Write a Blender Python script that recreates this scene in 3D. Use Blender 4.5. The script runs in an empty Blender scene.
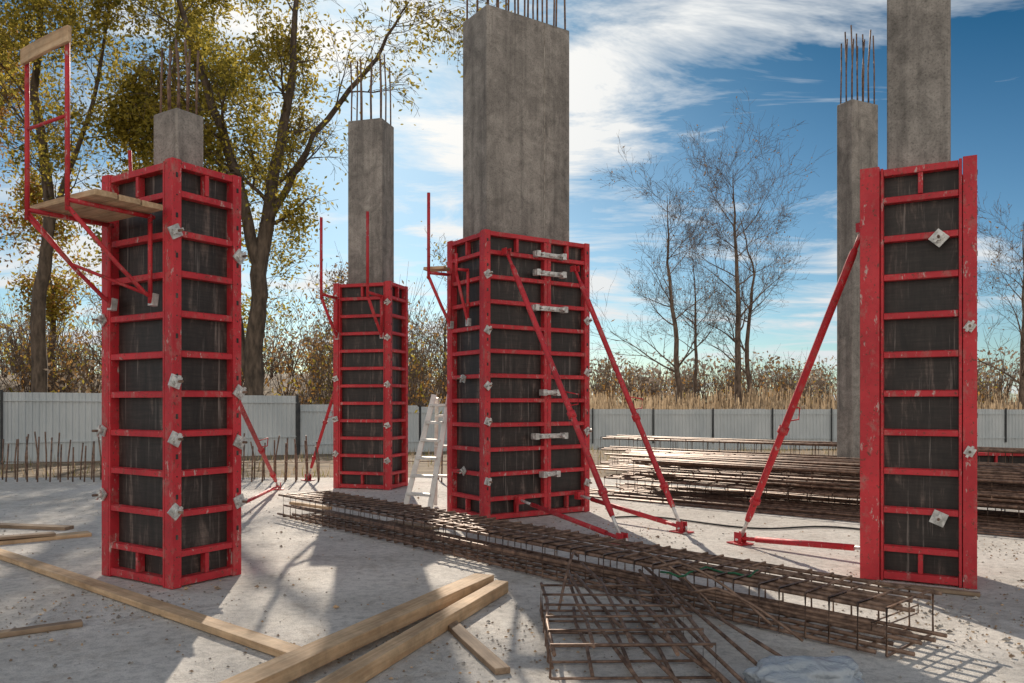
import bpy, bmesh, math, random
from mathutils import Vector, Matrix, noise
V=Vector
random.seed(7)
scene=bpy.context.scene
scene.view_settings.view_transform='Standard'
scene.view_settings.look='None'
scene.view_settings.exposure=0

# ---------------------------------------------------------------- materials
def newmat(name):
    m=bpy.data.materials.new(name); m.use_nodes=True
    nt=m.node_tree; b=nt.nodes['Principled BSDF']
    return m,nt,b
def N(nt,t,**k):
    n=nt.nodes.new(t)
    for a,v in k.items(): setattr(n,a,v)
    return n
def ramp(nt,stops):
    r=nt.nodes.new('ShaderNodeValToRGB'); e=r.color_ramp.elements
    while len(e)<len(stops): e.new(0.5)
    for i,(p,c) in enumerate(stops):
        e[i].position=p; e[i].color=(c[0],c[1],c[2],1) if hasattr(c,'__len__') else (c,c,c,1)
    return r
def coords(nt,scale=(1,1,1)):
    tc=N(nt,'ShaderNodeTexCoord'); mp=N(nt,'ShaderNodeMapping'); mp.inputs['Scale'].default_value=scale
    nt.links.new(tc.outputs['Object'],mp.inputs['Vector']); return mp.outputs[0]
def noisen(nt,vec,scale,detail=6,rough=.6,dist=0):
    n=N(nt,'ShaderNodeTexNoise'); n.inputs['Scale'].default_value=scale; n.inputs['Detail'].default_value=min(detail,7)
    n.inputs['Roughness'].default_value=rough; n.inputs['Distortion'].default_value=dist
    nt.links.new(vec,n.inputs['Vector']); return n.outputs['Fac']
def mix(nt,f,a,b,bt='MIX'):
    m=N(nt,'ShaderNodeMix',data_type='RGBA',blend_type=bt)
    for s,v in ((0,f),(6,a),(7,b)):
        if isinstance(v,bpy.types.NodeSocket): nt.links.new(v,m.inputs[s])
        elif s==0: m.inputs[0].default_value=v
        else: m.inputs[s].default_value=(v[0],v[1],v[2],1)
    return m.outputs[2]
def bump(nt,b,h,strength=.4,dist=.02):
    n=N(nt,'ShaderNodeBump'); n.inputs['Strength'].default_value=strength; n.inputs['Distance'].default_value=dist
    nt.links.new(h,n.inputs['Height']); nt.links.new(n.outputs[0],b.inputs['Normal'])

def simple(name,c1,c2,scale=5,rough=.8,metal=0,bs=.3,bd=.01,sc=(1,1,1),lo=.35,hi=.65,detail=5):
    m,nt,b=newmat(name); v=coords(nt,sc); f=noisen(nt,v,scale,detail)
    r=ramp(nt,[(lo,c1),(hi,c2)]); nt.links.new(f,r.inputs[0]); nt.links.new(r.outputs[0],b.inputs['Base Color'])
    b.inputs['Roughness'].default_value=rough; b.inputs['Metallic'].default_value=metal
    if bs: bump(nt,b,f,bs,bd)
    return m

def mk_red():
    m,nt,b=newmat('red_paint'); v=coords(nt)
    f=noisen(nt,v,2.3,7,.65); r=ramp(nt,[(.3,(.42,.014,.025)),(.7,(.68,.038,.050))]); nt.links.new(f,r.inputs[0])
    g=noisen(nt,coords(nt,(1,1,.6)),9,7,.75); gr=ramp(nt,[(.53,0.),(.68,.7)]); nt.links.new(g,gr.inputs[0])
    c=mix(nt,gr.outputs[0],r.outputs[0],(.40,.20,.17))
    g2=noisen(nt,v,34,5,.72); gr2=ramp(nt,[(.59,0.),(.63,.9)]); nt.links.new(g2,gr2.inputs[0])
    c=mix(nt,gr2.outputs[0],c,(.13,.05,.03))
    g3=noisen(nt,coords(nt,(1,1,.35)),16,6,.75); gr3=ramp(nt,[(.60,0.),(.66,.85)]); nt.links.new(g3,gr3.inputs[0])
    c=mix(nt,gr3.outputs[0],c,(.55,.49,.44))
    nt.links.new(c,b.inputs['Base Color'])
    rr=ramp(nt,[(.3,.42),(.7,.8)]); nt.links.new(g,rr.inputs[0]); nt.links.new(rr.outputs[0],b.inputs['Roughness'])
    bump(nt,b,g,.3,.008); return m
def mk_conc(name,dark,light):
    m,nt,b=newmat(name)
    f=noisen(nt,coords(nt,(1,1,.5)),1.5,7,.65,.5); r=ramp(nt,[(.3,dark),(.72,light)]); nt.links.new(f,r.inputs[0])
    s=noisen(nt,coords(nt,(5,5,.25)),2.0,6,.7); sr=ramp(nt,[(.45,0.),(.75,.7)]); nt.links.new(s,sr.inputs[0])
    c=mix(nt,sr.outputs[0],r.outputs[0],tuple(x*.45 for x in dark))
    s5=noisen(nt,coords(nt,(1,1,1)),4,7,.75,.8); s5r=ramp(nt,[(.35,.62),(.62,1.18)]); nt.links.new(s5,s5r.inputs[0])
    c=mix(nt,1.,c,s5r.outputs[0],'MULTIPLY')
    p=noisen(nt,coords(nt),60,4,.7); pr=ramp(nt,[(.3,.5),(.5,1.)]); nt.links.new(p,pr.inputs[0])
    c=mix(nt,1.,c,pr.outputs[0],'MULTIPLY')
    nt.links.new(c,b.inputs['Base Color']); b.inputs['Roughness'].default_value=.88
    bump(nt,b,p,.45,.006); return m
def mk_slab():
    m,nt,b=newmat('slab_concrete'); v=coords(nt)
    a=noisen(nt,v,.6,7,.62,.5); r=ramp(nt,[(.28,(.52,.485,.44)),(.5,(.68,.64,.585)),(.7,(.80,.755,.70))]); nt.links.new(a,r.inputs[0])
    s=noisen(nt,v,2.3,7,.75,1.0); sr=ramp(nt,[(.52,0.),(.68,.55)]); nt.links.new(s,sr.inputs[0])
    c=mix(nt,sr.outputs[0],r.outputs[0],(.36,.30,.24))
    s2=noisen(nt,v,13,7,.78,.3); s2r=ramp(nt,[(.35,.70),(.55,1.06)]); nt.links.new(s2,s2r.inputs[0])
    c=mix(nt,1.,c,s2r.outputs[0],'MULTIPLY')
    s3=noisen(nt,v,90,4,.7); s3r=ramp(nt,[(.3,.65),(.46,1.05)]); nt.links.new(s3,s3r.inputs[0])
    c=mix(nt,1.,c,s3r.outputs[0],'MULTIPLY')
    nt.links.new(c,b.inputs['Base Color']); b.inputs['Roughness'].default_value=.8
    ad=N(nt,'ShaderNodeMath',operation='MULTIPLY_ADD'); nt.links.new(s2,ad.inputs[0]); ad.inputs[1].default_value=1.6; nt.links.new(s3,ad.inputs[2])
    bump(nt,b,ad.outputs[0],.7,.02); return m
def mk_ply():
    m,nt,b=newmat('plywood_facing')
    f=noisen(nt,coords(nt,(3,3,.5)),3,7,.7,.5); r=ramp(nt,[(.3,(.010,.009,.008)),(.56,(.038,.029,.025)),(.72,(.20,.15,.125))]); nt.links.new(f,r.inputs[0])
    g=noisen(nt,coords(nt,(1,1,14)),4,6,.7); gr=ramp(nt,[(.35,.6),(.65,1.25)]); nt.links.new(g,gr.inputs[0])
    c=mix(nt,1.,r.outputs[0],gr.outputs[0],'MULTIPLY')
    s=noisen(nt,coords(nt,(14,14,.5)),1.6,6,.7); sr=ramp(nt,[(.59,0.),(.70,.65)]); nt.links.new(s,sr.inputs[0])
    c=mix(nt,sr.outputs[0],c,(.34,.29,.26))
    nt.links.new(c,b.inputs['Base Color']); b.inputs['Roughness'].default_value=.55; bump(nt,b,f,.3,.005); return m
def mk_wood(name,c1,c2):
    m,nt,b=newmat(name)
    f=noisen(nt,coords(nt,(.7,14,14)),2.2,7,.6,.6); r=ramp(nt,[(.3,c1),(.65,c2)]); nt.links.new(f,r.inputs[0])
    g=noisen(nt,coords(nt),3,6,.7); gr=ramp(nt,[(.35,.62),(.6,1.05)]); nt.links.new(g,gr.inputs[0])
    c=mix(nt,1.,r.outputs[0],gr.outputs[0],'MULTIPLY')
    k=N(nt,'ShaderNodeTexVoronoi'); k.inputs['Scale'].default_value=2.3; nt.links.new(coords(nt,(1,3,3)),k.inputs[0]); kr=ramp(nt,[(.03,.4),(.07,1.)]); nt.links.new(k.outputs['Distance'],kr.inputs[0])
    c=mix(nt,1.,c,kr.outputs[0],'MULTIPLY')
    nt.links.new(c,b.inputs['Base Color']); b.inputs['Roughness'].default_value=.75; bump(nt,b,f,.3,.004); return m
def mk_leaf(name,c1,c2,scale=1.2,tr=.5):
    m,nt,b=newmat(name); f=noisen(nt,coords(nt),scale,3,.75)
    r=ramp(nt,[(.35,c1),(.65,c2)]); nt.links.new(f,r.inputs[0])
    d=N(nt,'ShaderNodeBsdfDiffuse'); nt.links.new(r.outputs[0],d.inputs[0]); nt.nodes.remove(b)
    t=N(nt,'ShaderNodeBsdfTranslucent'); nt.links.new(r.outputs[0],t.inputs[0]); mx=N(nt,'ShaderNodeMixShader'); mx.inputs[0].default_value=tr
    nt.links.new(d.outputs[0],mx.inputs[1]); nt.links.new(t.outputs[0],mx.inputs[2]); nt.links.new(mx.outputs[0],nt.nodes['Material Output'].inputs[0]); return m

RED=mk_red(); PLY=mk_ply()
CONC=mk_conc('column_concrete',(.22,.20,.18),(.44,.40,.355))
SLAB=mk_slab()
REBAR=simple('rusty_rebar',(.09,.052,.036),(.32,.205,.145),14,.55,.3,.5,.004)
GALV=simple('galvanised_steel',(.42,.42,.40),(.78,.77,.74),20,.45,.35,.3,.003)
WOODF=mk_wood('fresh_timber',(.48,.29,.15),(.72,.51,.31))
WOODO=mk_wood('weathered_timber',(.20,.13,.08),(.38,.27,.18))
BARK=simple('bark',(.045,.033,.024),(.15,.11,.08),6,.9,0,.8,.05,(1,1,.3))
BARKL=simple('pale_bark',(.08,.055,.04),(.22,.16,.12),5,.9,0,0,.04,(1,1,.4),detail=2)
LF1=mk_leaf('leaves_yellow_green',(.27,.23,.04),(.52,.40,.08),1.2,.6)
LF2=mk_leaf('leaves_olive',(.13,.13,.03),(.27,.23,.05),1.2,.55)
LF3=mk_leaf('leaves_rust',(.32,.16,.045),(.56,.32,.10),1.2,.5)
LFB=mk_leaf('leaves_brown',(.18,.12,.07),(.36,.25,.15))
LFG=mk_leaf('distant_twigs',(.23,.19,.16),(.36,.29,.23),.15)  # pale greyed colour has distance haze painted in
REED=mk_leaf('dry_reed',(.34,.25,.16),(.56,.43,.29),.4)
FENCE=simple('fence_sheet_steel',(.50,.54,.55),(.62,.65,.65),1.2,.5,.0,.1,.004,(1,1,.4))
POST=simple('fence_post_steel',(.03,.035,.04),(.07,.07,.07),4,.6,.3)
SOIL=simple('soil_and_dry_grass',(.11,.08,.05),(.34,.25,.16),1.1,.95,0,.9,.08,(1,1,1),.32,.68,7)
ALU=simple('pale_ladder_aluminium',(.62,.60,.56),(.8,.78,.74),8,.45,.15)
STONE=simple('gravel_bits',(.20,.17,.14),(.52,.48,.43),9,.9)
CABLE=simple('black_cable',(.01,.01,.01),(.03,.03,.03),9,.5)

# ---------------------------------------------------------------- mesh builder
class MB:
    def __init__(s): s.v=[];s.f=[];s.m=[];s.sm=[];s.mats=[]
    def mi(s,mat):
        if mat not in s.mats: s.mats.append(mat)
        return s.mats.index(mat)
    def box(s,c,ax,ay,az,hx,hy,hz,mat):
        i=len(s.v); c=V(c)
        for sx in(-1,1):
            for sy in(-1,1):
                for sz in(-1,1): s.v.append(c+ax*(hx*sx)+ay*(hy*sy)+az*(hz*sz))
        k=s.mi(mat)
        fl=[(0,1,3,2),(4,6,7,5),(0,4,5,1),(2,3,7,6),(0,2,6,4),(1,5,7,3)]
        flip=ax.cross(ay).dot(az)<0
        for q in fl:
            s.f.append(tuple(i+j for j in (q[::-1] if flip else q))); s.m.append(k); s.sm.append(False)
    def beam(s,a,b,w,h,mat,up=V((0,0,1))):
        a=V(a);b=V(b);d=(b-a);L=d.length;d.normalize()
        y=up.cross(d)
        if y.length<1e-3: y=V((1,0,0)).cross(d)
        y.normalize(); z=d.cross(y)
        s.box((a+b)/2,d,y,z,L/2,w/2,h/2,mat)
    def tube(s,pts,rad,n,mat,caps=True):
        pts=[V(p) for p in pts]
        if not hasattr(rad,'__len__'): rad=[rad]*len(pts)
        k=s.mi(mat); base=len(s.v); ref=V((.31,.22,.93))
        for i,p in enumerate(pts):
            d=(pts[min(i+1,len(pts)-1)]-pts[max(i-1,0)])
            if d.length<1e-9:d=V((0,0,1))
            d.normalize()
            if abs(d.dot(ref))>.95: r2=V((1,.1,0))
            else: r2=ref
            x=d.cross(r2).normalized(); y=d.cross(x)
            for j in range(n):
                t=2*math.pi*j/n; s.v.append(p+(x*math.cos(t)+y*math.sin(t))*rad[i])
        for i in range(len(pts)-1):
            for j in range(n):
                a=base+i*n+j; b2=base+i*n+(j+1)%n
                s.f.append((a,b2,b2+n,a+n)); s.m.append(k); s.sm.append(True)
        if caps and n>2:
            s.f.append(tuple(base+j for j in range(n))[::-1]); s.m.append(k); s.sm.append(False)
            e=base+(len(pts)-1)*n; s.f.append(tuple(e+j for j in range(n))); s.m.append(k); s.sm.append(False)
    def leaf(s,c,sz,mat):
        a=V((random.gauss(0,1),random.gauss(0,1),random.gauss(0,1))).normalized()
        b=a.cross(V((random.gauss(0,1),random.gauss(0,1),random.gauss(0,1)))).normalized()
        i=len(s.v); s.v+=[c-a*sz,c-b*sz*.45,c+a*sz,c+b*sz*.45]; s.f.append((i,i+1,i+2,i+3)); s.m.append(s.mi(mat)); s.sm.append(False)
    def obj(s,name,bevel=0,parent=None):
        me=bpy.data.meshes.new(name); me.from_pydata([tuple(p) for p in s.v],[],s.f)
        for mt in s.mats: me.materials.append(mt)
        me.polygons.foreach_set('material_index',s.m); me.polygons.foreach_set('use_smooth',s.sm); me.update()
        o=bpy.data.objects.new(name,me); scene.collection.objects.link(o)
        if bevel:
            b=o.modifiers.new('bevel','BEVEL'); b.width=bevel; b.segments=1; b.limit_method='ANGLE'; b.angle_limit=math.radians(60)
        if parent: o.parent=parent
        return o
def empty(name):
    o=bpy.data.objects.new(name,None); scene.collection.objects.link(o); return o
Z=V((0,0,1))
def jit(a): return random.uniform(-a,a)

# ---------------------------------------------------------------- terrain
def lerp_t(tab,x):
    if x<=tab[0][0]: return tab[0][1]
    for (a,b),(c,d) in zip(tab,tab[1:]):
        if x<=c: return b+(d-b)*(x-a)/(c-a)
    return tab[-1][1]
def sm(a,b,x):
    t=max(0,min(1,(x-a)/(b-a))); return t*t*(3-2*t)
TT=[(-1000,-.16),(16,-.16),(23,-.3),(30,-.45),(41,-.95),(46,-.8),(65,.8),(100,1.2),(2000,1.2)]
def th(x,y):
    return lerp_t(TT,y)+sm(30,52,y)*sm(-2,-14,x)*3.0+ (noise.noise(V((x*.15,y*.15,0)))*.12 if y>17 else 0)
def axis(lo,hi,near,fine):
    out=[];x=-near
    while x<near: out.append(x); x+=fine
    st=fine; x=near
    while x<hi: out.append(x); st*=1.25; x+=st
    out.append(hi); st=fine; x=-near-fine
    while x>lo: out.insert(0,x); st*=1.25; x-=st
    out.insert(0,lo); return out
xs=axis(-900,900,45,1.0); ys=[y+30 for y in axis(-300,1400,45,1.0)]
mb=MB(); k=mb.mi(SOIL)
for y in ys:
    for x in xs: mb.v.append(V((x,y,th(x,y))))
nx=len(xs)
for j in range(len(ys)-1):
    for i in range(nx-1):
        a=j*nx+i; mb.f.append((a,a+1,a+1+nx,a+nx)); mb.m.append(k); mb.sm.append(True)
mb.obj('ground')
mb=MB(); mb.box((1.5,4.3,-.15),V((1,0,0)),V((0,1,0)),Z,13.5,11.6,.15,SLAB); mb.obj('concrete_slab',.02)

# debris on slab
mb=MB()
for i in range(4200):
    x=random.uniform(-7,8); y=random.uniform(3.6,14)
    if random.random()<.55:
        cx,cy=random.choice([(-.9,4.6),(2.9,5.3),(-3.2,5.6),(4.6,6.1),(1.2,9),(-1.5,9.8),(.3,5.2),(5,8),(-2.8,6.0),(3.2,6.2),(3.6,5.0)]); x=random.gauss(cx,.5); y=max(3.5,random.gauss(cy,.4))
    r=random.uniform(.003,.011)*(2.2 if random.random()<.05 else 1)
    i0=len(mb.v); kk=mb.mi(random.choice([STONE,STONE,WOODO,WOODF]))
    for d in [(1,0,0),(-1,0,0),(0,1,0),(0,-1,0),(0,0,1),(0,0,-.6)]:
        mb.v.append(V((x+d[0]*r*random.uniform(.6,1.7),y+d[1]*r*random.uniform(.6,1.7),r*.6+d[2]*r*.8)))
    for q in [(0,2,4),(2,1,4),(1,3,4),(3,0,4),(2,0,5),(1,2,5),(3,1,5),(0,3,5)]:
        mb.f.append(tuple(i0+t for t in q)); mb.m.append(kk); mb.sm.append(False)
mb.obj('gravel_debris')

# ---------------------------------------------------------------- fence
pts=[(-30,13),(-15,23.5),(-7.9,29.6),(1,40.5),(30,42),(55,34)]
tops=[(1.85,1.82),(1.80,1.72),(1.42,1.15),(1.14,1.12),(1.12,1.2)]
mb=MB(); kf=mb.mi(FENCE)
for (a,b),(t0,t1) in zip(zip(pts,pts[1:]),tops):
    a=V((a[0],a[1],0)); b=V((b[0],b[1],0)); d=b-a; L=d.length; d.normalize(); n=V((-d.y,d.x,0))
    prof=[(0,0),(.06,0),(.09,.035),(.15,.035),(.18,0)]; s=0; prev=None
    while s<L:
        pn=int(s/2.0)
        for ps,pd in prof[:-1]:
            ss=min(s+ps,L); c=a+d*ss+n*pd; tz=t0+(t1-t0)*(pn*2.0/L)+.012*((pn*7)%3-1)
            i=len(mb.v); mb.v+= [V((c.x,c.y,th(c.x,c.y)-.1)),V((c.x,c.y,tz))]
            if prev is not None: mb.f.append((prev,i,i+1,prev+1)); mb.m.append(kf); mb.sm.append(False)
            prev=i
        s+=.18
    s=0
    while s<L:
        c=a+d*s-n*.04*1; tz=t0+(t1-t0)*(s/L)
        mb.box((c.x,c.y,(tz+.06-.6)/2),d,n,Z,.035,.03,(tz+.06+.6)/2,POST); s+=3.1
    mb.beam(V((a.x,a.y,t0-.25))-n*.02,V((b.x,b.y,t1-.25))-n*.02,.03,.035,FENCE)
    mb.beam(V((a.x,a.y,t0-1.5))-n*.02,V((b.x,b.y,t1-1.5))-n*.02,.03,.035,FENCE)
mb.obj('corrugated_metal_fence')

# ---------------------------------------------------------------- formwork
def panel(mb,O,a,L,H,n,rail=.07,t=.1,seam=None):
    def m(s0,s1,z0,z1,d0,d1,mat):
        c=O+a*((s0+s1)/2)-n*((d0+d1)/2)+Z*((z0+z1)/2)
        mb.box(c,a,n,Z,(s1-s0)/2,(d1-d0)/2,(z1-z0)/2,mat)
    m(0,rail,0,H,0,t,RED); m(L-rail,L,0,H,0,t,RED)
    e=.002
    m(rail+e,L-rail-e,.012,.075,.005,t,RED); m(rail+e,L-rail-e,H-.065,H-.01,.005,t,RED)
    nb=max(1,round((H-.54)/.315))
    zs=[.27+(H-.54)*i/nb for i in range(nb+1)]
    for i,z in enumerate(zs):
        m(rail+e,L-rail-e,z-.026,z+.022,.006,t-.015,RED)
        m(rail+e,L-rail-e,z+.0225,z+.028,.02,.05,RED)
    if seam: 
        m(seam-.055,seam-.0025,.078,H-.068,.003,t-.012,RED); m(seam+.0025,seam+.055,.078,H-.068,.003,t-.012,RED)
    spans=[(rail,L-rail)] if not seam else [(rail,seam-.055),(seam+.055,L-rail)]
    for (p,q) in spans:
        if q-p>.25:
            c=(p+q)/2
            m(c-.018,c+.018,.077,.240,.012,t-.02,RED); m(c-.018,c+.018,H-.240,H-.067,.012,t-.02,RED)
    m(rail*.5,L-rail*.5,.02,H-.02,t-.014,t-.001,PLY)
    for s in (rail/2,L-rail/2):
        if rail<.05: continue
        for z in zs:
            mb.box(O+a*s+n*.001+Z*(z+.14),a,n,Z,.011,.003,.02,PLY)
            mb.box(O+a*s+n*.001+Z*(z-.02),a,n,Z,.006,.003,.006,PLY)
def tie(mb,c,n,s=.06):
    a=Z.cross(n).normalized(); x=(a+Z).normalized(); y=(a-Z).normalized()
    ang=jit(.5); xx=x*math.cos(ang)+y*math.sin(ang); yy=-x*math.sin(ang)+y*math.cos(ang)
    mb.box(c+n*.008,xx,n,yy,s,.007,s,GALV)
    mb.box(c+n*.02,xx,n,yy,s*.55,.008,s*.55,GALV)
    mb.tube([c+n*.01,c+n*.10],.011,6,REBAR); mb.tube([c+n*.02,c+n*.055],.026,8,GALV)
    mb.box(c+n*.045,xx,n,yy,.05,.008,.010,GALV)
def clampbar(mb,c,a,n,L=.34):
    mb.box(c+n*.03,a,n,Z,L/2,.022,.03,GALV)
    for s in(-1,1):
        mb.box(c+a*(s*L*.42)+n*.045,a,n,Z,.03,.05,.04,GALV); mb.tube([c+a*(s*L*.3)+n*.05,c+a*(s*L*.3)+n*.13],.02,8,GALV)
    mb.box(c+a*.02+n*.07,a,n,Z,.05,.02,.016,GALV)

def form(name,C,u,Wu,v,Wv,H,seam=None,p3ext=0,t=.1,thick3=None):
    u=V((u[0],u[1],0)).normalized(); v=V((v[0],v[1],0)).normalized(); C=V((C[0],C[1],0.004))
    root=empty(name); mb=MB()
    panel(mb,C,u,Wu,H,-v,seam=seam,rail=.085)
    t3=thick3 or t
    O3=C+v*Wv-u*p3ext; panel(mb,O3,u,Wu+p3ext,H,v,t=t3,rail=.085,seam=seam)
    inner=Wv-t-t3-.012
    panel(mb,C+v*(t+.006),v,inner,H-.012,-u,rail=.022,t=t-.004)
    panel(mb,C+v*(t+.006)+u*Wu,v,inner,H-.012,u,rail=.022,t=t-.004)
    mb.obj('steel_frame_panels',.004,root)
    return root,u,v,C
def column(name,c,u,v,wu,wv,z1,bars=1.0,nu=3,nv=3,br=.011,seam=False):
    root=empty(name); mb=MB(); c=V((c[0],c[1],0))
    mb.box(c+Z*(z1/2+.002),u,v,Z,wu/2,wv/2,z1/2,CONC)
    o=mb.obj('concrete_shaft',.012,root)
    if seam:
        m2=MB(); m2.box(c+u*(wu*.18)-v*(wv/2+.002)+Z*(z1/2),u,v,Z,.005,.003,z1/2-.01,STONE); m2.obj('casting_seam',0,root)
    m2=MB()
    for i in range(nu):
        for j in range(nv):
            if 0<i<nu-1 and 0<j<nv-1: continue
            p=c+u*((i/(nu-1)-.5)*(wu-.09))+v*((j/(nv-1)-.5)*(wv-.09))
            h=bars*random.uniform(.88,1.08)
            m2.tube([p+Z*(z1-.02),p+Z*(z1+h*.5)+V((jit(.01),jit(.01),0)),p+Z*(z1+h)+V((jit(.03),jit(.03),0))],br,6,REBAR)
    m2.obj('starter_bars',0,root); return root

L_root,lu,lv,LC=form('column_formwork',(-2.71,6.38),(.54,.84),.67,(-.84,.54),1.0,3.45)
mb=MB()
for z in (.62,1.20,1.66,2.86): tie(mb,LC+lu*.02-lv*.004+Z*z,-lv,.05)
for z in (.64,1.15,1.58,2.75): tie(mb,LC+lu*.64+Z*z-lv*.004,-lv,.05)
for z in (.7,1.25,2.2): tie(mb,LC+lv*.96+Z*z-lu*.004,-lu,.04)
mb.obj('wing_nut_clamps',0,L_root)
cc=LC+lu*.335+lv*.5
column('concrete_column',(cc.x+.06,cc.y),lu,lv,.27,.33,3.98,.6,3,3,.010)

B_root,bu,bv,BC=form('column_formwork',(-2.07,13.6),(.28,.96),.75,(-.96,.28),1.08,3.56)
mb=MB()
for z in (.5,1.1,1.8,2.6,3.2):
    tie(mb,BC+bv*.05-bu*.004+Z*z,-bu,.045); tie(mb,BC+bv*1.03-bu*.004+Z*(z+.1),-bu,.045)
mb.obj('wing_nut_clamps',0,B_root)
cc=BC+bu*.375+bv*.54
column('concrete_column',(cc.x,cc.y),bu,bv,.5,.65,6.4,1.15,3,4,.013)

C_root,cu,cv,CC=form('column_formwork',(-.34,10.0),(.83,.557),1.69,(-.557,.83),.965,3.66,seam=.98)
mb=MB()
for z in (3.18,3.42): clampbar(mb,CC+cu*.98-cv*.0+Z*z,cu,-cv,.5)
for z in (2.72,1.62,1.05,.55): clampbar(mb,CC+cu*.98+Z*z,cu,-cv,.26+.3*(z in(2.72,1.05)))
for z in (.5,1.25,1.7,2.4,3.1): tie(mb,CC+cu*.04+Z*z-cv*.003,-cv,.045)
for z in (.4,1.1,1.9,2.6): tie(mb,CC+cu*1.64+Z*z-cv*.003,-cv,.045)
for z in (.6,1.8): tie(mb,CC+cv*.5-cu*.004+Z*z,-cu,.045)
mb.obj('clamps_and_ties',0,C_root)
cc=CC+cu*.845+cv*.48
column('concrete_column',(cc.x-.03,cc.y),cu,cv,1.34,.62,6.6,1.1,9,3,.013,seam=True)

R_root,ru,rv,RC=form('column_formwork',(3.71,6.38),(.5,.866),.62,(-.866,.5),.86,3.47,p3ext=.03,thick3=.15)
mb=MB()
for z in (.55,2.83): tie(mb,RC+rv*.27+Z*z-ru*.004,-ru,.055)
for z in (1.1,2.1): tie(mb,RC+rv*.05+Z*z-ru*.004,-ru,.035)
mb.obj('wing_nut_clamps',0,R_root)
cc=RC+rv*.43+ru*.3
column('concrete_column',(cc.x,cc.y),ru,rv,.38,.47,6.6,1.0,3,3,.012)
column('concrete_column',(5.70,13.2),V((.9,.43,0)).normalized(),V((-.43,.9,0)).normalized(),.6,.32,6.4,1.15,5,3,.013)

mb=MB(); panel(mb,V((7.6,13.9,.02)),V((.98,-.2,0)).normalized(),1.5,.62,V((-.2,-.98,0)).normalized()); mb.obj('formwork_panel',.004)

# ---------------------------------------------------------------- braces
def brace(top,foot,low=None,r=.028,name='push_pull_brace'):
    root=empty(name); mb=MB(); top=V(top); foot=V((foot[0],foot[1],.05)); d=top-foot; L=d.length
    mb.tube([foot,foot+d*.12],r*.55,8,GALV); mb.tube([foot+d*.07,foot+d*.09,foot+d*.92,foot+d*.94],[r*.8,r,r,r*.8],10,RED)
    mb.tube([foot+d*.9,top],r*.6,8,RED)
    mb.tube([foot+d*.38,foot+d*.40],r*1.45,10,RED); mb.tube([foot+d*.135,foot+d*.15],r*1.5,10,RED)
    q=foot+d*.42; mb.tube([q,q+V((.11,-.02,.02)),q+V((.12,-.02,.13)),q+d*.05],.008,6,RED)
    mb.obj('tube',0,root); m2=MB()
    f=V((d.x,d.y,0)).normalized(); s=Z.cross(f)
    m2.box((foot.x,foot.y,.011),f,s,Z,.11,.09,.006,RED); 
    for k in(-1,1): m2.box(foot+s*(.035*k)+Z*.02,f,s,Z,.05,.005,.055,RED); m2.box(top+s*(.035*k),f,s,Z,.05,.005,.04,RED)
    m2.tube([foot-s*.06,foot+s*.06],.012,6,GALV); m2.tube([foot-f*.07+Z*(-.03),foot-f*.07+Z*.03],.012,6,GALV)
    m2.obj('foot_and_head_brackets',0,root)
    if low:
        m3=MB(); low=V(low); d2=low-foot; m3.tube([foot+Z*.01,foot+d2*.15+Z*.01],r*.6,8,RED); m3.tube([foot+d2*.13+Z*.01,foot+d2*.86,],r*.85,10,RED); m3.tube([foot+d2*.85,low],r*.5,8,GALV)
        m3.box(low,f,s,Z,.04,.05,.05,RED); m3.obj('lower_strut',0,root)
brace((-.07,10.1,3.4),(1.155,8.4),(.1,10.22,.25),.034)
brace((.84,10.7,3.28),(1.95,9.2),(.9,10.72,.25),.034)
brace((3.12,7.1,3.05),(2.41,8.45),(3.38,7.45,.13),.036)
brace((-2.85,7.65,2.0),(-4.0,13.7),(-3.4,9.5,.2),.03)
brace((-2.9,14.6,2.8),(-3.9,15.3),None,.03)

# ---------------------------------------------------------------- planks
def plank(name,p0,p1,w,h,mat,parent=None,roll=0):
    p0=V(p0);p1=V(p1);d=p1-p0;L=d.length; mb=MB(); n=12
    pr=[(-w/2,-h/2),(w/2,-h/2),(w/2,h/2),(-w/2,h/2)]; k=mb.mi(mat); bx=jit(.008)
    for i in range(n+1):
        x=-L/2+L*i/n; bow=bx*math.sin(math.pi*i/n)
        for y,z in pr: mb.v.append(V((x,y+bow+jit(.0015),z+jit(.001))))
    for i in range(n):
        for j in range(4):
            a=i*4+j;b=i*4+(j+1)%4; mb.f.append((a,a+4,b+4,b)); mb.m.append(k); mb.sm.append(False)
    mb.f.append((0,1,2,3));mb.m.append(k);mb.sm.append(False); e=n*4; mb.f.append((e+3,e+2,e+1,e));mb.m.append(k);mb.sm.append(False)
    o=mb.obj(name,.003,parent)
    x=d.normalized(); y=Z.cross(x); y=y.normalized() if y.length>.01 else V((0,1,0)); z=x.cross(y)
    M=Matrix((x,y,z)).transposed().to_4x4(); M=M@Matrix.Rotation(roll,4,'X'); M.translation=(p0+p1)/2; o.matrix_world=M
    return o
plank('timber_plank',(-5.2,7.95,.03),(-1.18,4.6,.03),.13,.045,WOODF)
plank('timber_beam',(-.22,6.4,.085),(-1.45,3.7,.085),.17,.08,WOODF)
plank('timber_beam',(-.08,6.3,.05),(-1.1,3.55,.05),.11,.09,WOODF)
plank('timber_batten',(-.47,5.5,.02),(-.05,4.4,.02),.09,.035,WOODO)
plank('timber_plank',(-3.7,4.8,.02),(-2.88,5.36,.02),.08,.035,WOODO)
plank('timber_plank',(-5.6,8.3,.02),(-4.75,9.0,.02),.2,.04,WOODF)
plank('timber_plank',(-6.2,9.6,.02),(-5.2,9.4,.02),.15,.04,WOODO)
plank('timber_plank',(-6.0,8.0,.075),(-5.0,8.75,.06),.14,.03,WOODO)
plank('timber_plank',(-2.4,11.9,.04),(-1.3,11.1,.04),.12,.05,WOODF)
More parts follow.
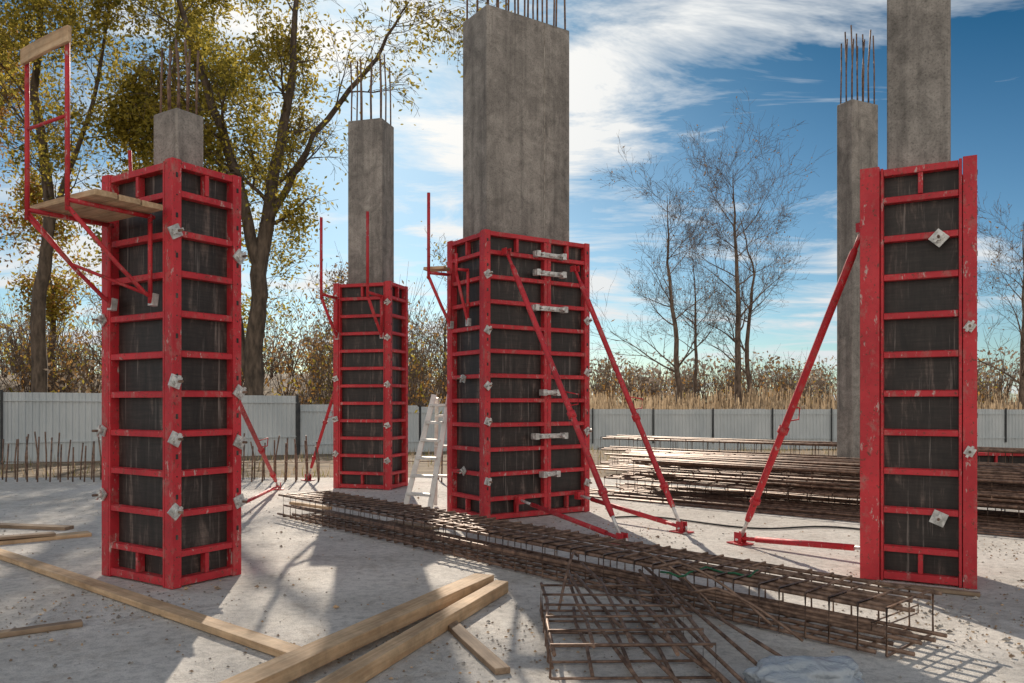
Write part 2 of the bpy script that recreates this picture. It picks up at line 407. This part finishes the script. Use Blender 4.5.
plank('timber_batten',(-3.2,11.6,.04),(-2.5,11.0,.04),.08,.04,WOODF)
plank('timber_batten',(3.0,6.5,.02),(3.6,6.15,.02),.06,.03,WOODO)
plank('timber_plank',(-1.5,9.9,.02),(-.9,9.4,.02),.15,.03,WOODO)

# ---------------------------------------------------------------- platform brackets
def rail_frame(mb,base,out,zt,zl,H,r=.016):
    b=V((base[0],base[1],0)); o=b+out
    mb.tube([o+Z*(zl-.08),o+Z*(zt)],r,8,RED)
    mb.tube([b+Z*zl,o+Z*zl],r,8,RED)
    mb.tube([o+Z*(zl-.05),b+out*.45+Z*(zl-.42),b+out*.12+Z*(zl-.62),b+Z*(zl-.66)],r,8,RED)
    mb.tube([b+out*.05+Z*(zl+.02),b+out*.05+Z*(zl-.7)],r,8,RED)
    mb.beam(b+Z*(zl-.62),b+Z*(zl-.72)+out*.02,.06,.05,GALV)
root=empty('scaffold_platform'); mb=MB()
b1=LC+lv*.24; b2=LC+lv*.82
out=-lu*.70
for b in (b1,b2): rail_frame(mb,(b.x,b.y),out,4.25,3.0,0,.018)
b1o=b1+out;b2o=b2+out
mb.tube([b1o+Z*3.62,b2o+Z*3.62],.013,8,RED)
mb.tube([b2o+Z*2.98,b2o-out*.5+Z*2.62,b1+Z*2.35],.014,8,RED)
mb.obj('bracket_frames',0,root)
for i in range(3):
    off=-lu*(.14+.19*i)
    p0=b1-lv*.2+off; p1=b2+lv*.22+off
    plank('deck_plank_%d'%i,(p0.x,p0.y,3.045+.004*i),(p1.x,p1.y,3.045),.175,.045,WOODF,root)
o1=b1o-lv*.06; o2=b2o+lv*.04
plank('guard_board',(o1.x-.0,o1.y-.03,4.2),(o2.x,o2.y-.03,4.18),.03,.12,WOODF,root)
bb=LC+lv*.98+lu*.3
plank('end_board',(bb.x-.1,bb.y,3.5),(bb.x+.25,bb.y+.2,3.6),.03,.12,WOODF,root)
m2=MB(); m2.tube([(bb.x,bb.y,2.6),(bb.x-.05,bb.y,3.75)],.016,8,RED); m2.tube([(bb.x+.2,bb.y+.15,2.6),(bb.x+.18,bb.y+.15,3.7)],.016,8,RED); m2.obj('rear_posts',0,root)
root=empty('scaffold_platform'); mb=MB()
for s,zt in ((.15,4.62),(1.0,4.58)):
    b=BC+bv*s; rail_frame(mb,(b.x,b.y),-bu*.55,zt,3.3,0,.026)
mb.obj('bracket_frames',0,root)
root=empty('scaffold_platform'); mb=MB()
b=CC+cv*.85; rail_frame(mb,(b.x,b.y),-cu*.34,4.25,3.2,0,.022)
b=CC+cv*.4; rail_frame(mb,(b.x,b.y),-cu*.18,3.4,3.2,0,.02)
mb.obj('bracket_frames',0,root)
b=CC+cv*.9-cu*.17
plank('deck_plank',(b.x-.16,b.y+.05,3.27),(b.x+.12,b.y-.05,3.27),.2,.04,WOODF,root)

# ladder leaning against the centre formwork
root=empty('step_ladder'); mb=MB()
def lad(a0,a1,b0,b1,n,w=.085):
    a0,a1,b0,b1=map(V,(a0,a1,b0,b1))
    mb.beam(a0,a1,w,.05,ALU,V((0,1,0))); mb.beam(b0,b1,w,.05,ALU,V((0,1,0)))
    for i in range(1,n+1):
        t=i/(n+.6); p=a0.lerp(a1,t); q=b0.lerp(b1,t); mb.beam(p,q,.10,.035,ALU)
lad((-1.46,10.8,.02),(-1.08,11.1,1.6),(-1.10,10.6,.02),(-.86,11.0,1.6),6,.07)
lad((-1.10,11.5,.02),(-1.05,11.16,1.56),(-.84,11.4,.02),(-.88,11.08,1.56),3,.05)
mb.obj('rails_and_treads',.004,root)

# ---------------------------------------------------------------- rebar cages
def cage(mb,p0,d,L,w,h,nl=6,sp=.15,r=.010,z0=.02,rows=2,jitter=.008,rs=.006):
    d=V((d[0],d[1],0)).normalized(); s=V((-d.y,d.x,0)); p0=V((p0[0],p0[1],z0))
    for row in range(rows):
        z=h*row/(rows-1) if rows>1 else 0
        for i in range(nl):
            o=s*(w*i/(nl-1)); e0=jit(.12); e1=jit(.15)
            pts=[p0+o+d*(e0)+Z*(z+jit(jitter)+r), p0+o+d*(L*.33)+Z*(z+jit(jitter)+r)+s*jit(jitter),p0+o+d*(L*.66)+Z*(z+jit(jitter)+r)+s*jit(jitter),p0+o+d*(L+e1)+Z*(z+jit(jitter)+r)+s*jit(jitter)]
            mb.tube(pts,r,6,REBAR)
    n=int(L/sp); sg=1 if w>0 else -1
    for i in range(n+1):
        q=p0+d*(i*sp+jit(.02)); sk=d*jit(.03)
        c=[q-s*.015*sg,q+s*(w+.015*sg)+sk,q+s*(w+.015*sg)+sk+Z*(h+.03),q-s*.015*sg+Z*(h+.03)]
        mb.tube(c+[c[0]],rs,5,REBAR,False)
mb=MB(); cage(mb,(2.20,4.66),(-.67,.74),7.7,-.66,.25,7,.17,.0145,.02,2,.014,.0085)
cage(mb,(2.16,4.76),(-.67,.74),7.5,-.60,.02,2,9,.013,.14,2,.012,.005)
mb.obj('rebar_cage')
mb=MB(); cage(mb,(.22,4.28),(.0,1),1.5,-.86,.15,5,.28,.012,.02,2,.016,.0085)
for i in range(7):
    x=.35+i*.13; mb.tube([(x+.45+jit(.12),3.95+jit(.3),.03+jit(.01)),(x+.2+jit(.05),5.1,.12+jit(.03)),(x+jit(.1),6.1+jit(.3),.24+jit(.03))],.0115,6,REBAR)
for (x,y,h,l,a) in [(.95,5.75,.22,.55,-.9),(1.1,5.3,.24,.6,-1.1),(.45,5.85,.2,.45,.3),(1.25,4.9,.16,.5,-1.2)]:
    dx=math.sin(-a);dy=-math.cos(a); P0=V((x,y,.2)); pp=[P0+V((-dx*l*.3,-dy*l*.3,h*.75))]
    for k in range(9):
        t=k/8; pp.append(P0+V((dx*l*t,dy*l*t,h*math.cos(t*1.5)-.12*t)))
    mb.tube(pp,.010,6,REBAR)
o=mb.obj('rebar_cage'); 
mb=MB()
d=V((1,-.85,0)).normalized(); s=V((.85,1,0)).normalized()
def stack(p,L,w,h,z0,**k):
    cage(mb,(p.x,p.y),(d.x,d.y),L,w,h,z0=z0,rs=.009,jitter=.025,**k)
P=V((1.5,12.9,0))
stack(P,10.5,.7,.24,.03,nl=7,sp=.3,r=.016)
stack(P+s*.85+d*-.3,10.8,.6,.3,.03,nl=6,sp=.33,r=.016)
stack(P+s*.1-d*-.5,9.5,.6,.2,.34,nl=6,sp=.35,r=.016)
stack(P+s*1.0+d*.2,9.5,.5,.2,.42,nl=5,sp=.35,r=.016)
stack(P+s*2.95+d*-1.5,13,.8,.35,.03,nl=6,sp=.35,r=.018)
stack(P+s*3.0+d*-1.2,12.5,.7,.3,.44,nl=6,sp=.35,r=.018)
stack(P+s*4.2+d*-3.0,14,.8,.4,.03,nl=6,sp=.4,r=.02)
stack(P+s*5.2+d*-3.6,14,.8,.6,.03,nl=6,sp=.4,r=.022)
for i in range(90):
    q=P+s*random.uniform(-.4,1.6)+d*random.uniform(-.8,1.5); L=random.uniform(6,11); z=random.choice([.04,.4,.62])+jit(.03)
    if z>.3: q=P+s*random.uniform(.1,1.4)+d*random.uniform(-.4,1)
    sd=s*jit(.25)
    mb.tube([q+Z*z,q+d*L*.5+Z*(z+jit(.03))+sd*.5,q+d*L+Z*z+sd],.014,5,REBAR)
mb.obj('rebar_stack')
for t in (1.2,4.2,7.2):
    q=P+d*t-s*.1; r=q+s*1.7
    plank('timber_bearer',(q.x,q.y,.01),(r.x,r.y,.01),.09,.03,WOODO)
mb=MB(); x=-11.5
while x<-.6:
    h=random.uniform(.7,.95); y=15.45+jit(.04)
    if not(-3.6<x<-1.6): mb.tube([(x,y,-.05),(x+jit(.02),y+jit(.02),h*.5),(x+jit(.06),y+jit(.06),h)],.015,5,REBAR)
    if not(-3.6<x<-1.6): mb.tube([(x+.1,y-.45,-.05),(x+.1+jit(.05),y-.45+jit(.05),h*.92)],.015,5,REBAR)
    x+=.21
mb.tube([(-11.5,15.42,.35),(-6,15.46,.33),(-1,15.42,.36)],.008,5,REBAR)
for y in [11+.25*i for i in range(18)]:
    mb.tube([(-11.4,y,-.05),(-11.4+jit(.04),y+jit(.04),.85+jit(.1))],.012,5,REBAR)
mb.obj('slab_starter_bars')
mb=MB(); pts=[]
for i in range(26):
    t=i/25; pts.append((1.3+2.9*t,10.3-1.2*t+.25*math.sin(t*9),.015))
mb.tube(pts,.012,6,CABLE); mb.obj('power_cable')
mb=MB(); pts=[(1.05+.7*i/14,5.65-.12*math.sin(i*.7),.30+.01*math.sin(i*2)) for i in range(15)]
gm=simple('green_strap',(.01,.07,.03),(.02,.14,.06),6,.7); mb.tube(pts,.008,5,gm); mb.obj('green_strap')
# plastic bag
pm,nt,b=newmat('plastic_film'); b.inputs['Base Color'].default_value=(.50,.55,.60,1); b.inputs['Roughness'].default_value=.25; b.inputs['Transmission Weight'].default_value=.2
f=noisen(nt,coords(nt),5,5,.6,1.5); bump(nt,b,f,1.,.05)
bm=bmesh.new(); bmesh.ops.create_icosphere(bm,subdivisions=5,radius=1)
for v in bm.verts:
    n=noise.noise(v.co*1.6)*.35+abs(noise.noise(v.co*3.5))*-.2
    c=v.co*(1+n); v.co=V((c.x*.32,c.y*.2,max(-.4,c.z)*.11+.04))
for f_ in bm.faces: f_.smooth=True
me=bpy.data.meshes.new('plastic_bag'); bm.to_mesh(me); me.materials.append(pm); o=bpy.data.objects.new('plastic_bag',me); o.location=(1.58,4.20,.012); scene.collection.objects.link(o)

# ---------------------------------------------------------------- trees
def rdir():
    return V((random.gauss(0,1),random.gauss(0,1),random.gauss(0,1))).normalized()
def grow(mb,p,d,L,r,lev,maxlev,mat,leaves,up=.05,kids=(7,6,5,4),droop=0):
    n=5 if lev<maxlev else 3; pts=[p];rad=[r]; q=p.copy(); dd=d.copy(); dirs=[dd.copy()]
    for i in range(n):
        dd=(dd+rdir()*.20+Z*(up-droop*(lev>=2)*.25)).normalized(); q=q+dd*(L/n); pts.append(q.copy()); rad.append(max(r*(1-(i+1)/n*.78),.007)); dirs.append(dd.copy())
    mb.tube(pts,rad,[7,5,4,3,3][min(lev,4)],mat,False)
    if lev>=maxlev:
        leaves+= [(pts[i].lerp(pts[i+1],random.random())) for i in range(n)]; return
    for c in range(kids[min(lev,3)]):
        t=random.uniform(.25,1)*n; i=min(int(t),n-1); pp=pts[i].lerp(pts[i+1],t-i)
        a=rdir(); a=(a-dirs[i]*a.dot(dirs[i])).normalized(); nd=(dirs[i]*random.uniform(.5,1)+a*random.uniform(.5,1)+Z*.12).normalized()
        grow(mb,pp,nd,L*random.uniform(.42,.68),max(rad[i]*.5,.008),lev+1,maxlev,mat,leaves,up,kids,droop)
def tree(name,stems,mat,nlat,Llat,maxlev,leafmats,perpt,lsize,spread=.35,start=.3,droop=0,kids=(6,5,4,3),thin_x=None):
    mb=MB(); leaves=[]
    for st in stems:
        pts=[V(a[:3]) for a in st]; rad=[a[3] for a in st]
        P2=[];R2=[]
        for i in range(len(pts)-1):
            for k in range(5):
                t=k/5; P2.append(pts[i].lerp(pts[i+1],t)+V((jit(.07),jit(.07),0))*(1 if (i or k) else 0)); R2.append(rad[i]*(1-t)+rad[i+1]*t)
        P2.append(pts[-1]);R2.append(rad[-1]); mb.tube(P2,R2,9,mat,False)
        for c in range(nlat):
            t=random.uniform(start if st is stems[0] else .1,1)*(len(P2)-1); i=min(int(t),len(P2)-2); p=P2[i].lerp(P2[i+1],t-i)
            ax=(P2[i+1]-P2[i]).normalized(); a=rdir(); a.z*=.4; a=(a-ax*a.dot(ax)).normalized()
            grow(mb,p,(a+ax*random.uniform(.3,.9)+Z*.1).normalized(),Llat*random.uniform(.6,1.15)*(1-.35*i/len(P2)),R2[i]*.36,1,maxlev,mat,leaves,.06,kids,droop)
    for p in leaves:
        dens=noise.noise(p*.35)
        if dens<-.15 and random.random()<.8: continue
        k=perpt*(1.6 if dens>.12 else 1)
        if thin_x is not None and p.x>thin_x: k*=.2
        for j in range(int(k)+(random.random()<k%1)):
            q=p+V((random.gauss(0,spread),random.gauss(0,spread),random.gauss(-.12,spread*1.2)))
            mb.leaf(q,lsize*random.uniform(.6,1.3),random.choice(leafmats))
    print(name,len(mb.f)); return mb.obj(name)
LM=[LF1,LF1,LF1,LF2]
tree('willow_tree',[
 [(-10.5,32,-.6,.42),(-10.3,32,3.5,.36),(-10.0,31.8,7.3,.31),(-9.5,32.2,11,.22),(-8.9,32.5,15,.15),(-8.6,32.6,21,.05)],
 [(-10.05,31.8,6.8,.25),(-11.2,31.6,11.5,.19),(-12.6,31.2,15.5,.12),(-13.5,31,20,.04)],
 [(-9.8,31.9,8.5,.16),(-7.9,32,12.2,.12),(-5.4,31.5,15,.08),(-4.0,31,17,.03)],
 [(-10.4,32.1,2,.2),(-11.6,32.6,6.5,.15),(-13.2,33,10.5,.08),(-14,33,13.5,.03)]],
 BARK,12,3.8,4,LM,4.0,.105,.3,.38,.7,(6,5,4,3),thin_x=-8.3)
tree('poplar_tree',[
 [(-18.3,31,-.3,.30),(-18.4,31,5,.26),(-17.8,31,9,.21),(-18.5,31,13.5,.15),(-18.1,31,20,.05)],
 [(-18.0,31,8,.12),(-16.2,31,13,.08),(-15.4,31,18,.03)]],
 BARK,14,3.3,4,LM,3.0,.10,.3,.38,.4,(5,5,4,3))
tree('poplar_tree',[
 [(-15.2,37,0,.24),(-15.0,37,6,.2),(-15.9,37,12,.14),(-15.3,37,21,.04)],
 [(-14.9,37,5,.14),(-13.6,37,11,.1),(-13.2,37,18,.03)]],
 BARKL,12,3.6,4,LM,4.0,.11,.35,.3,.5,(5,5,4,3))
tree('birch_tree',[[(-27,38,2,.2),(-26,38,8,.15),(-25.6,38,14,.08),(-25.5,38,20,.03)]],BARKL,16,3.2,4,[LF1,LF3],3.0,.12,.35,.3,.3,(5,4,4,3))
tree('birch_tree',[[(-25.5,44,2,.2),(-25.2,44,6,.15),(-25.6,44,10,.06),(-25.5,44,12,.03)]],BARKL,16,2.6,3,[LF1,LF1,LF3],7,.13,.4,.15,.3,(5,4,4,3))
def bare(name,x,y,h,r,n=16,ll=.33,mat=BARKL,maxlev=4,lf=None,kids=(6,6,5,3)):
    z=th(x,y); j=h*.03
    st=[[(x,y,z-.3,r),(x+jit(j),y,z+h*.35,r*.75),(x+jit(j*2),y,z+h*.7,r*.4),(x+jit(j*3),y,z+h,r*.08)]]
    return tree(name,st,mat,n,h*ll,maxlev,lf or [LFB],.06 if not lf else .5,.1,.3,.18,0,kids)
bare('bare_tree',12.6,60,16.5,.24,20)
bare('bare_tree',16.9,60,18.5,.28,22)
bare('bare_tree',18.9,63,15.5,.22,18)
bare('bare_tree',14.9,66,13,.18,14)
bare('bare_tree',33.0,52,13.5,.22,18)
bare('bare_tree',-3.6,46,9.5,.15,14,lf=[LFB,LF1])
bare('bare_tree',-8.5,40,7.5,.12,14,lf=[LFB,LF3])
bare('bare_tree',-1,60,8,.12,10)

# ---------------------------------------------------------------- thicket
def shrubs(name,regions,n,hr,mats,twmat,nt=14,nl=70,ls=.1):
    mb=MB()
    for i in range(n):
        x0,x1,y0,y1=random.choice(regions); x=random.uniform(x0,x1); y=random.uniform(y0,y1); z=th(x,y)-.1; h=random.uniform(*hr)*(1+.8*noise.noise(V((x*.12,y*.12,5)))); mm=random.choice(mats)
        w=h*.28; c=V((x,y,z))
        for k in range(nt):
            a=V((random.gauss(0,w),random.gauss(0,w),h*random.uniform(.6,1.15))); m=a*.5+V((jit(.2),jit(.2),h*.06))
            mb.tube([c+V((jit(.2),jit(.2),0)),c+m,c+a],[.03,.018,.006],3,twmat,False)
            for q in range(2): 
                e=c+a*random.uniform(.5,.9); mb.tube([e,e+V((jit(.5),jit(.5),random.uniform(.2,.7)))*h*.25],[.012,.006],3,twmat,False)
        for k in range(nl):
            t=random.uniform(.1,1)**.7; q=c+V((random.gauss(0,w*(.3+.7*t)),random.gauss(0,w*(.3+.7*t)),h*t*random.uniform(.8,1.03)))
            mb.leaf(q,ls*random.uniform(.6,1.4),mm if random.random()<.75 else random.choice(mats))
    print(name,len(mb.f)); mb.obj(name)
shrubs('autumn_thicket',[(-36,-4,33,44),(-45,-2,42,62)],190,(2.0,6.5),[LF3,LF3,LF1,LF1,LFG,LFB],BARKL,14,100,.12)
shrubs('autumn_thicket',[(3,26,66,84),(20,60,60,84)],100,(1.5,5.0),[LFB,LFG,LF1,LF3,LF3],BARKL,14,50,.13)
# reeds
mb=MB()
for i in range(15000):
    y=random.uniform(44,70); x=random.uniform(-4,60)*(y/60)
    nn=noise.noise(V((x*.25,y*.25,3)))
    if nn<-.2: continue
    z=th(x,y)-.05; h=random.uniform(.7,1.8)*(.75+.7*nn+.2); w=random.uniform(.010,.03); a=random.uniform(0,3.14); 
    dx=V((math.cos(a),math.sin(a),0))*w; l=V((jit(.25),jit(.25),0)); i0=len(mb.v)
    mb.v+=[V((x,y,z))-dx,V((x,y,z))+dx,V((x,y,z+h))+l+dx*1.5,V((x,y,z+h))+l-dx*1.5]; mb.f.append((i0,i0+1,i0+2,i0+3)); mb.m.append(mb.mi(REED)); mb.sm.append(False)
mb.obj('dry_reeds')
mb=MB()
for i in range(9000):
    y=random.uniform(16.5,38); x=random.uniform(-22,16)
    if noise.noise(V((x*.3,y*.3,7)))<.0: continue
    z=th(x,y)-.02; h=random.uniform(.08,.35); a=random.uniform(0,3.14); w=.012
    dx=V((math.cos(a),math.sin(a),0))*w; i0=len(mb.v); l=V((jit(.1),jit(.1),0))
    mb.v+=[V((x,y,z))-dx,V((x,y,z))+dx,V((x,y,z+h))+l]; mb.f.append((i0,i0+1,i0+2)); mb.m.append(mb.mi(REED if random.random()<.7 else LF2)); mb.sm.append(False)
mb.obj('dry_grass')
# distant treeline
mb=MB()
for i in range(330):
    y=random.uniform(95,165); x=random.uniform(-110,140)*y/120; z=th(x,y)-.2
    h=random.uniform(4,9)*(1+.7*noise.noise(V((x*.03,0,1))))*(y/120); w=h*.3; c=V((x,y,z))
    for k in range(10):
        a=V((random.gauss(0,w*.7),random.gauss(0,w*.7),h*random.uniform(.6,1.05))); mb.tube([c,c+a*.5+Z*h*.08,c+a],[.09,.05,.02],3,LFG,False)
    mm=random.choice([LFG,LFG,LFG,LFB])
    for k in range(70):
        t=random.random()**.6; mb.leaf(c+V((random.gauss(0,w*.8*(.4+.6*t)),random.gauss(0,w*.8),h*t)),random.uniform(.2,.5),mm)
mb.obj('distant_treeline')

# ---------------------------------------------------------------- world, sun, camera
az=math.atan2(-150,800); el=math.radians(28)
sv=V((math.sin(az)*math.cos(el),math.cos(az)*math.cos(el),math.sin(el)))
w=bpy.data.worlds.new('World'); scene.world=w; w.use_nodes=True; nt=w.node_tree
bg=nt.nodes['Background']; bg.inputs['Strength'].default_value=.13
sky=N(nt,'ShaderNodeTexSky',sky_type='NISHITA'); sky.sun_disc=False; sky.sun_elevation=el; sky.sun_rotation=az; sky.air_density=1.0; sky.dust_density=.6; sky.ozone_density=2.5
tc=N(nt,'ShaderNodeTexCoord'); sp=N(nt,'ShaderNodeSeparateXYZ'); nt.links.new(tc.outputs['Generated'],sp.inputs[0])
def M(op,a,b=None,c=None,cl=False):
    n=N(nt,'ShaderNodeMath',operation=op,use_clamp=cl)
    for i,x in enumerate((a,b,c)):
        if x is None: continue
        if isinstance(x,bpy.types.NodeSocket): nt.links.new(x,n.inputs[i])
        else: n.inputs[i].default_value=x
    return n.outputs[0]
zz=M('ADD',M('MAXIMUM',sp.outputs[2],0.),.13)
cx=M('DIVIDE',sp.outputs[0],zz); cy=M('DIVIDE',sp.outputs[1],zz)
cb=N(nt,'ShaderNodeCombineXYZ'); nt.links.new(cx,cb.inputs[0]); nt.links.new(cy,cb.inputs[1])
mp=N(nt,'ShaderNodeMapping'); mp.inputs['Rotation'].default_value=(0,0,math.radians(35)); mp.inputs['Scale'].default_value=(1.,2.1,1); mp.inputs['Location'].default_value=(3.2,1.4,0); nt.links.new(cb.outputs[0],mp.inputs[0])
n1=noisen(nt,mp.outputs[0],1.1,7,.66,.6)
n2=noisen(nt,cb.outputs[0],.8,3,.5)
f=M('ADD',n1,M('MULTIPLY',M('SUBTRACT',n2,.5),1.0))
dot=N(nt,'ShaderNodeVectorMath',operation='DOT_PRODUCT'); nt.links.new(tc.outputs['Generated'],dot.inputs[0]); dot.inputs[1].default_value=sv
g=M('POWER',M('MAXIMUM',dot.outputs['Value'],0.),14.)
back_fill=M('MULTIPLY',M('MULTIPLY',M('SUBTRACT',-.05,sp.outputs[1]),3.,cl=True),M('SUBTRACT',1.,M('MULTIPLY',M('SUBTRACT',sp.outputs[2],.3),2.5,cl=True)),cl=True)  # added unseen bright cloud bank behind camera, fill light for shaded faces
f=M('ADD',M('ADD',f,M('MULTIPLY',g,.12)),M('MULTIPLY',back_fill,.35))
cr=ramp(nt,[(.51,0.),(.59,.45),(.68,1.)]); nt.links.new(f,cr.inputs[0])
elev=M('MULTIPLY',M('MAXIMUM',sp.outputs[2],0.),2.5,cl=True)
tn=mix(nt,elev,(.52,.68,.76),(.055,.24,.33))
tn=mix(nt,M('MULTIPLY',g,.5),tn,(.66,.72,.76))
tint=mix(nt,1.,sky.outputs[0],tn,'MULTIPLY')
cc_=mix(nt,g,(5.8,6.1,6.3),(8.2,8.0,7.6))
cc_=mix(nt,back_fill,cc_,(8.6,8.1,7.4))
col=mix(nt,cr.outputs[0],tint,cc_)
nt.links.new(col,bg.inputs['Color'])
sl=bpy.data.lights.new('sun','SUN'); sl.energy=5; sl.angle=math.radians(.5); sl.color=(1,.88,.73)
so=bpy.data.objects.new('sun',sl); so.rotation_euler=(-sv).to_track_quat('-Z','Y').to_euler(); scene.collection.objects.link(so)
cam=bpy.data.cameras.new('camera'); co=bpy.data.objects.new('camera',cam); scene.collection.objects.link(co)
co.location=(0,0,1.5); co.rotation_euler=(math.pi/2,0,0); cam.lens=28.125; cam.sensor_width=36; cam.shift_y=.0591; cam.clip_end=4000; cam.clip_start=.05
scene.camera=co
